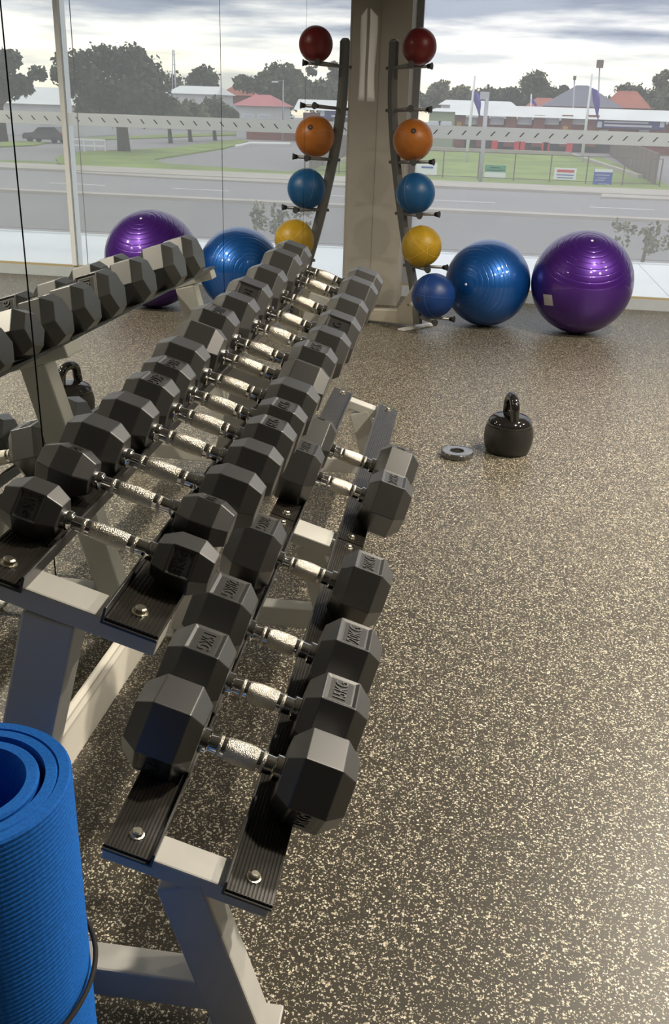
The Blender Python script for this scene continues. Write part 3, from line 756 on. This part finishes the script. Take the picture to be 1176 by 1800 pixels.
flagpole('slim flagpole with a small flag behind the clubhouse roof', 931, 262, 934, 165, (933, 172, 944, 190), 150)
gp = onz(844, 322, GZ); lp = thing('utility_pole', 'grey metal utility pole in front of the club lawn', 'pole', gp)
hh = at(856, 172, gp.y).z-GZ
MB().tube([(0, 0, 0), (at(856, 172, gp.y).x-gp.x, 0, hh)], .13, 10).build('shaft', 'polegrey', lp)
bx('crossarm', (at(852, 172, gp.y).x-gp.x-.3, at(860, 172, gp.y).x-gp.x, -.1, .1, hh-.1, hh+.35), 'polegrey', lp)
# floodlights on tall masts
for lbl, u, vt, vb, hs in (('tall floodlight mast with a square lamp head behind the club', 1054, 118, 262, .9), ('slim floodlight mast behind the grey roof', 1010, 139, 262, .4)):
    y = 150; b = at(u-6, vb, y); tp = at(u, vt, y); t = thing('floodlight_mast', lbl, 'floodlight', (b.x, y, GZ))
    MB().tube([(0, 0, 0), (tp.x-b.x, 0, tp.z-GZ)], [.16, .09], 8).build('mast', 'polegrey', t)
    bx('lamp_head', (tp.x-b.x-hs/2, tp.x-b.x+hs/2, -.3, .3, tp.z-GZ-.1, tp.z-GZ+hs), 'slat', t)

# clubhouse
CY = 132.0
cl = thing('clubhouse', 'long low brick clubhouse with white metal roof across the lawn', 'building', (0, CY, GZ))
def pb(name, u0, v0, u1, v1, y0, y1, m, par, dy=CY, uv=None):
    um = (u0+u1)/2
    a = at(u0, v1+(u0-um)*0, y0); b = at(u1, v0, y0)
    zt = at(um, v0, y0).z; zb = at(um, v1, y0).z
    xa = at(u0, (v0+v1)/2, y0).x; xb = at(u1, (v0+v1)/2, y0).x
    return bx(name, (xa, xb, y0-dy, y1-dy, zb-GZ, zt-GZ), m, par)
xL = at(800, 240, CY).x; xR = at(1200, 240, CY).x; hz = at(960, 212, CY).z-GZ
bx('wall', (xL, xR, 0.6, 9, 0, hz), 'brick', cl)
zr0 = at(960, 207, CY).z-GZ; zr1 = at(960, 188, CY+3).z-GZ
MB().hexa([(xL-1, -1.0, zr0), (xR+1, -1.0, zr0), (xR+1, 9.5, zr0), (xL-1, 9.5, zr0)], [(xL-1, 2.5, zr1), (xR+1, 2.5, zr1), (xR+1, 8, zr1), (xL-1, 8, zr1)]).build('roof', 'roofwhite', cl)
for u in (807, 848, 897, 946, 995, 1041):
    pb('brick_pier', u-9.5, 202, u+9.5, 258, CY-.3, CY+.6, 'brick', cl)
for ua, ub in ((814, 839), (861, 886), (909, 935), (957, 983), (1005, 1032)):
    wdw = pb('window', ua, 206, ub, 219, CY+.35, CY+.6, 'white', cl)
    xa, xb = at(ua, 212, CY).x, at(ub, 212, CY).x; z0, z1 = at((ua+ub)/2, 218, CY).z-GZ, at((ua+ub)/2, 207, CY).z-GZ
    bx('pane', (xa+.15, xb-.15, .27, .35, z0+.08, z1-.05), 'winpane', wdw)
pb('verandah_shade_slab', 805, 238, 1110, 264, CY+.45, CY+.6, 'dark', cl)  # flat dark slab; the shade under the verandah is put into its colour
bn = pb('banner', 1048, 211, 1170, 226, CY-.6, CY-.4, 'navy', cl)
for (ua, ub, va, vb) in ((1062, 1140, 213.5, 216.5), (1062, 1146, 219.5, 223)):
    pb('lettering_band', ua, va, ub, vb, CY-.68, CY-.6, 'render', bn)
for ua, ub in ((1050, 1058), (1160, 1168)):
    pb('emblem', ua, 213.5, ub, 224, CY-.68, CY-.6, 'render', bn)
for ua, ub in ((1052, 1068), (1122, 1140)):
    pb('doorway', ua, 228, ub, 250, CY+.35, CY+.6, 'render', cl)
pb('yellow_panel', 803, 214, 811, 221, CY-.4, CY-.3, 'amber', cl); pb('yellow_panel', 990, 222, 998, 227, CY-.4, CY-.3, 'amber', cl)
for i, u in enumerate((871, 919, 962)):
    b = at(u, 263, 124); t = thing('bench', ['white bench with red ends outside the clubhouse, leftmost', 'white bench with red ends outside the clubhouse, middle one', 'white bench with red ends outside the clubhouse, rightmost'][i], 'bench', (b.x, 124, GZ), group='benches outside the clubhouse')
    bx('seat', (.2, 2.2, -.25, .25, 1.15, 1.3), 'white', t); bx('backrest', (.2, 2.2, .2, .28, 1.3, 1.6), 'white', t)
    bx('end_panel', (-.5, .2, -.3, .3, 0, 1.7), 'red', t); bx('end_panel', (2.2, 2.9, -.3, .3, 0, 1.7), 'red', t)
# green screened shed at the left and roofs behind
def gable(name, label, cat, u0, u1, vridge, veave, vbase, y, wallm, roofm, depth=10, mirror=False, hip=.25):
    vm = veave; a = at(u0, vm, y, mirror); b = at(u1, vm, y, mirror); um = (u0+u1)/2
    x0, x1 = min(a.x, b.x), max(a.x, b.x); ze = at(um, veave, y).z-GZ; zr = at(um, vridge, y+depth*.45).z-GZ
    t = thing(name, label, cat, ((x0+x1)/2, y, GZ)); W = (x1-x0)/2
    bx('wall', (-W, W, 0, depth, 0, ze), wallm, t)
    h = W*hip*2
    MB().add([(-W-.5, -.5, ze), (W+.5, -.5, ze), (W+.5, depth+.5, ze), (-W-.5, depth+.5, ze), (-W+h, depth*.45, zr), (W-h, depth*.45, zr)],
             [(0, 1, 5, 4), (1, 2, 5), (2, 3, 4, 5), (3, 0, 4), (3, 2, 1, 0)]).build('roof', roofm, t)
    for k in (-.5, .35):
        wd = bx('window', (W*k-.8, W*k+.8, -.06, 0, ze*.35, ze*.75), 'white', t); bx('pane', (W*k-.7, W*k+.7, -.09, -.06, ze*.37, ze*.73), 'winpane', wd)
    return t
gable('shed', 'pale green screened shed left of the clubhouse', 'shed', 755, 797, 190, 196, 262, 124, 'green_fence', 'roofwhite', 6)
gable('house', 'house with a broad slate grey hipped roof behind the clubhouse', 'house', 962, 1090, 150, 188, 230, 168, 'brick', 'roofgrey', 16, hip=.42)
gable('house', 'house with a red tiled roof left of the grey roof', 'house', 930, 985, 172, 188, 230, 188, 'render', 'roofred', 12)
gable('house', 'red roofed house behind the right part of the clubhouse', 'house', 1072, 1140, 160, 190, 230, 190, 'brick', 'roofred', 12)
gable('house', 'white roofed long shed in front of the far trees', 'house', 775, 905, 177, 186, 230, 190, 'render', 'roofwhite', 10, hip=.05)

# trees
def leaf_cloud(clumps, n, size, seed):
    rg = np.random.default_rng(seed); cl = np.array(clumps, float); wts = cl[:, 3]**2; wts /= wts.sum()
    idx = rg.choice(len(cl), n, p=wts); d = rg.normal(size=(n, 3)); d /= np.linalg.norm(d, axis=1)[:, None]
    rad = rg.random(n)**.42*(1+.16*rg.normal(size=n))
    P = cl[idx, :3]+d*rad[:, None]*cl[idx, 3][:, None]*np.array([1, 1, .85])
    a = rg.normal(size=(n, 3)); a /= np.linalg.norm(a, axis=1)[:, None]; b = np.cross(a, rg.normal(size=(n, 3))); b /= np.linalg.norm(b, axis=1)[:, None]
    s = size*(.6+.8*rg.random(n))[:, None]
    V = np.stack([P-a*s, P+b*s*.6, P+a*s, P-b*s*.6], 1).reshape(-1, 3)
    mb = MB(); mb.v = [tuple(p) for p in V.tolist()]; mb.f = [(4*i, 4*i+1, 4*i+2, 4*i+3) for i in range(n)]; mb.sm = [False]*n
    return mb
def tree(name, label, base, clumps, n, size, leafm, trunk_r, seed, trunk_h=None, group=None):
    t = thing(name, label, 'tree', base, group=group)
    c = np.array(clumps); th = trunk_h or float(c[:, 2].mean())
    mb = MB().tube([(0, 0, 0), (.1, 0, th*.5), (float(c[:, 0].mean())*.5, 0, th)], [trunk_r, trunk_r*.75, trunk_r*.4], 9)
    for cx, cy, cz, r in clumps[:8]:
        mb.tube([(0, 0, th*.55), (cx*.55, cy*.5, (th*.55+cz)/2+r*.1), (cx, cy, cz)], [trunk_r*.45, trunk_r*.3, trunk_r*.12], 6)
    mb.build('trunk', 'bark', t)
    leaf_cloud(clumps, n, size, seed).build('crown', leafm, t)
    return t
def px_tree(name, label, ub, vb, blobs, y, leafm, n, size, tr, seed, mirror=False, group=None):
    """blobs: (u, v, r_px) as seen; built at room depth y"""
    b = at(ub, vb, y, mirror); base = Vector((b.x, y, GZ)); rg = random.Random(seed)
    dep = (Vector((at(ub, vb, y).x, y, b.z))-CAM).dot(_fw); cl = []
    for u, v, r in blobs:
        p = at(u, v, y, mirror)-base; rr = r*dep/F_PX
        cl.append((p.x, rg.uniform(-.5, .5)*rr, p.z, rr))
    return tree(name, label, base, cl, n, size, leafm, tr, seed, group=group)
GT = 'trees behind the clubhouse'
px_tree('tree', 'tall rounded tree behind the clubhouse flags', 940, 262, [(930, 146, 16), (945, 138, 15), (938, 158, 16), (955, 150, 11), (924, 156, 9)], 226, 'leaf', 2600, .34, .4, 11, group=GT)
px_tree('tree', 'tree behind the left end of the clubhouse', 776, 262, [(765, 160, 14), (778, 152, 12), (772, 172, 16), (757, 172, 12)], 226, 'leaf3', 2200, .36, .4, 12, group=GT)
lab = ['low tree row behind the left flag', 'dense low trees right of the left flag', 'broad dark tree mass behind the white shed roof', 'tree mass left of the grey roof', 'small tree beside the slim floodlight mast',
       'tree above the far right roofs', 'dark tree at the right edge behind the club', 'pale tall tree at the right edge of the window']
spec = [(805, [(800, 168, 14), (815, 163, 13), (790, 172, 12)], 'leaf3'), (848, [(840, 170, 14), (858, 165, 14), (870, 168, 12), (852, 176, 14)], 'leaf'),
        (885, [(880, 168, 14), (897, 164, 13), (908, 168, 12), (890, 178, 14)], 'leaf2'), (962, [(955, 168, 13), (970, 164, 13), (980, 170, 10)], 'leaf2'), (994, [(992, 160, 8), (996, 168, 9)], 'leaf2'),
        (1118, [(1105, 160, 14), (1122, 165, 15), (1092, 158, 10), (1110, 176, 14)], 'leaf'), (1152, [(1145, 172, 16), (1165, 168, 16), (1160, 182, 16)], 'leaf2'), (1163, [(1160, 140, 11), (1170, 132, 9), (1166, 152, 12)], 'leaf3')]
for i, ((ub, bl, lm), lb) in enumerate(zip(spec, lab)):
    px_tree('tree', lb, ub, 262, bl, (236, 246, 264, 256, 214, 240, 284, 268)[i], lm, 1700, .42, .35, 20+i, group=GT)
for i, pos in enumerate(('first', 'second', 'third', 'fourth', 'fifth', 'sixth', 'seventh', 'eighth')):
    u = 765+i*55
    px_tree('tree', '%s tree from the column in the far belt behind the clubhouse' % pos, u, 230, [(u-20, 178+i*1.6, 16), (u, 172+i*1.6, 17), (u+22, 176+i*1.6, 16), (u+6, 188+i*1.6, 16), (u-10, 186+i*1.6, 14)], 300+(i % 2)*20, ['leaf', 'leaf3', 'leaf2'][i % 3], 1500, .55, .4, 70+i, group='far tree belt behind the clubhouse')
# more of the distant tree belt, continuing past the frame
for i, pos in enumerate(('first', 'second', 'third', 'fourth', 'fifth')):
    x = 36+i*14+R_.uniform(-2, 2); y = 222+(i % 2)*18; h = R_.uniform(9, 13)
    tree('tree', '%s tree from the column in the distant belt behind the roofs in the mirror' % pos, (x, y, GZ), [(0, 0, h*.6, h*.34), (h*.25, 1, h*.5, h*.28), (-h*.25, -1, h*.52, h*.28), (0, 0, h*.8, h*.24)], 1300, .5, ['leaf', 'leaf2', 'leaf3'][i % 3], .35, 50+i, group='distant tree belt')

# ---- the side of the street that the mirror shows
MR = dict(mirror=True)
px_tree('tree', 'huge spreading street tree reflected in the mirror', 218, 268, [(185, 150, 34), (150, 120, 30), (215, 110, 30), (250, 125, 30), (265, 160, 28), (230, 165, 34), (165, 185, 30), (205, 200, 26), (255, 195, 26), (130, 145, 26), (105, 130, 18), (180, 100, 22), (240, 95, 16), (110, 105, 14), (275, 135, 16), (285, 185, 20)], 88, 'leaf2', 9000, .26, .62, 31, **MR)
px_tree('tree', 'dark tree at the left edge of the mirror', 8, 262, [(5, 130, 24), (20, 105, 18), (-10, 110, 26), (15, 150, 24), (40, 150, 18), (65, 130, 14)], 100, 'leaf2', 3200, .3, .5, 32, **MR)
for i, (ub, bl, lb) in enumerate([(300, [(298, 190, 20), (312, 205, 18), (285, 205, 18)], 'low leafy tree right of the big street tree, in the mirror'),
                                  (335, [(335, 195, 18), (350, 205, 18), (325, 210, 16)], 'small verge tree before the white shed, in the mirror'),
                                  (378, [(375, 190, 20), (392, 200, 18), (405, 205, 14), (365, 205, 16)], 'small verge tree left of the pink roof, in the mirror')]):
    px_tree('tree', lb, ub, 252, bl, (112, 119, 126)[i], ['leaf', 'leaf3', 'leaf'][i], 2200, .3, .28, 33+i, group='verge trees in the mirror', **MR)
px_tree('tree', 'rounded tree behind the white shed in the mirror', 358, 240, [(355, 135, 20), (370, 140, 16), (342, 142, 14)], 185, 'leaf2', 1800, .4, .4, 37, **MR)
px_tree('tree', 'big domed tree behind the pink roofed house in the mirror', 490, 240, [(490, 135, 26), (470, 145, 22), (510, 140, 24), (530, 155, 22), (480, 165, 24), (515, 165, 24), (425, 145, 16), (440, 150, 14), (560, 160, 22), (548, 125, 9)], 165, 'leaf', 5200, .42, .5, 38, **MR)
gable('house', 'white roofed house at the left of the mirror', 'house', -60, 128, 152, 182, 250, 120, 'render', 'roofwhite', 14, True, .18)
gable('house', 'long shed with pale blue roof in the mirror', 'house', 296, 378, 151, 165, 240, 170, 'render', 'roofwhite', 12, True, .06)
gable('house', 'pink roofed house in the mirror', 'house', 415, 480, 166, 186, 240, 140, 'render', 'roofpink', 12, True, .3)
gable('house', 'terracotta roofed house behind the pink roof in the mirror', 'house', 388, 470, 143, 168, 240, 192, 'brick', 'roofred', 12, True, .3)
gable('house', 'pale building at the corner of the mirror view', 'house', 560, 606, 178, 186, 240, 150, 'render', 'roofwhite', 12, True, .1)
def car(label, u, v, m, facing=1, L_=4.6):
    b = onz(u, v, GZ, True); t = thing('car', label, 'car', b, (0, 0, .12))
    W = .9
    def sec(pts, name, mm):
        return MB().add([(x, -W, z) for x, z in pts]+[(x, W, z) for x, z in pts], [tuple(range(len(pts))), tuple(range(2*len(pts)-1, len(pts)-1, -1))]+[(i, len(pts)+i, len(pts)+(i+1) % len(pts), (i+1) % len(pts)) for i in range(len(pts))]).build(name, mm, t, .05)
    h = L_/2
    sec([(-h, .35), (h, .35), (h, .75), (h*.9, .95), (h*.45, 1.02), (h*.15, 1.55), (-h*.7, 1.62), (-h*.95, 1.1), (-h, .8)], 'body', m)
    for s in (-1, 1):
        q = MB().add([(x, s*(W+.01), z) for x, z in [(h*.36, 1.05), (h*.1, 1.48), (-h*.66, 1.54), (-h*.85, 1.1)]], [(0, 1, 2, 3)]).build('side_window', 'carglass', t); q.modifiers.new('th', 'SOLIDIFY').thickness = .02
        for wx in (-h*.62, h*.62):
            wv = MB().lathe([(1e-6, -.1), (.3, -.1), (.33, -.08), (.33, .08), (.3, .1), (1e-6, .1)], 20, 'y').build('wheel', 'tyre', t); wv.location = (wx, s*(W-.08), .33)
    bx('tail_lamp', (-h-.02, -h+.05, -W+.05, -W+.35, .85, 1.05), 'red', t)
car('dark parked car at the left of the mirror', 82, 251, 'carblue')
car('white car far off below the pink roof in the mirror', 436, 206, 'carwhite')
car('small white car far off right of the pink roof in the mirror', 507, 209, 'carwhite')
def gpoly(name, label, uv, m, z):
    P = [onz(u, v, GZ, True) for u, v in uv]; n = len(P)
    V = [(p.x, p.y, GZ) for p in P]+[(p.x, p.y, GZ+z) for p in P]
    o = MB().add(V, [tuple(range(n)), tuple(range(2*n-1, n-1, -1))]+[(i, n+i, n+(i+1) % n, (i+1) % n) for i in range(n)]).build(name, m)
    return struct(o, label)
gpoly('grass_verge', 'grass verge under the street tree', [(98, 281), (112, 272), (160, 268), (300, 262), (420, 246), (436, 250), (395, 262), (270, 282), (290, 290), (540, 307), (600, 312), (600, 303), (540, 300), (620, 300), (620, 322), (560, 319), (300, 306), (150, 296), (105, 289)], 'grass', .12)
gpoly('grass_strip', 'grass strip before the white roofed house', [(-60, 262), (-60, 254), (40, 250), (85, 252), (60, 257)], 'grass', .12)
gpoly('grass_strip', 'grass strip across the side street', [(120, 245), (290, 238), (420, 234), (420, 238), (290, 243), (160, 247)], 'grass', .12)
gpoly('kerb_path', 'pale kerb and footpath along the verge', [(100, 290), (150, 297), (300, 307), (560, 320), (620, 323), (620, 330), (560, 327), (300, 315), (140, 306), (105, 298)], 'concrete', .10)
gpoly('car_park_kerb', 'white painted kerb in the car park', [(413, 259), (440, 253), (510, 254), (510, 257), (440, 256), (415, 262)], 'line', .25)
b = onz(470, 253, GZ, True); bw = thing('brick_wall', 'low brick wall beyond the car park in the mirror', 'wall', (b.x, b.y+14, GZ))
bx('wall_face', (-6, 6, -.2, .2, 0, 1.9), 'brick', bw); bx('wall_cap', (-6.1, 6.1, -.3, .3, 1.9, 2.05), 'concrete', bw)
b = onz(468, 252, GZ, True); ls = thing('street_lamp', 'tall street lamp before the domed tree in the mirror', 'street lamp', (b.x, b.y+10, GZ))
hh = at(470, 140, b.y+10).z-GZ
MB().tube([(0, 0, 0), (0, 0, hh), (.9, 0, hh-.2)], [.12, .08, .05], 8).build('pole', 'polegrey', ls); bx('lamp', (.7, 1.5, -.15, .15, hh-.32, hh-.15), 'white', ls)
b = at(310, 240, 190, True); tw = thing('lattice_mast', 'faint tall mast above the white shed in the mirror', 'mast', (b.x, 190, GZ))
hh = at(310, 88, 190).z-GZ
for dx, dy in ((-.3, -.3), (.3, -.3), (0, .3)): MB().tube([(dx*2, dy*2, 0), (dx*.5, dy*.5, hh)], .09, 6).build('leg', 'polegrey', tw)
for k in range(8): bx('brace', (-.5+k*.03, .5-k*.03, -.04, .04, hh*(k+.5)/8, hh*(k+.5)/8+.1), 'polegrey', tw)
b = onz(185, 268, GZ, True); wf = thing('white_barrier', 'low white rail barrier beside the big street tree', 'barrier', b)
for k in range(4): bx('post', (-.1+k*1.0, 0+k*1.0, -.05, .05, 0, 1.1), 'white', wf)
bx('rail', (-.1, 3.0, -.06, .06, .95, 1.1), 'white', wf); bx('rail', (-.1, 3.0, -.06, .06, .45, .58), 'white', wf)
# thin young street trees in front of the road
def palm(label, u, vt, vb, y, mirror, seed):
    p = at(u, vt, y, mirror); base = Vector((p.x, y, GZ)); rg = random.Random(seed); t = thing('young_street_tree', label, 'tree', base)
    h = p.z-GZ
    MB().tube([(0, 0, 0), (.05, 0, h*.5), (0, 0, h*.9)], [.07, .05, .025], 7).build('trunk', 'leaf3', t)
    cl_ = [(rg.uniform(-.9, .9), rg.uniform(-.5, .5), h*(.55+.45*rg.random()), .26) for _ in range(12)]
    leaf_cloud(cl_, 300, .09, seed).build('crown', 'leaf3', t)
palm('thin young tree in front of the road, at the right edge', 1138, 398, 470, 31, False, 5)
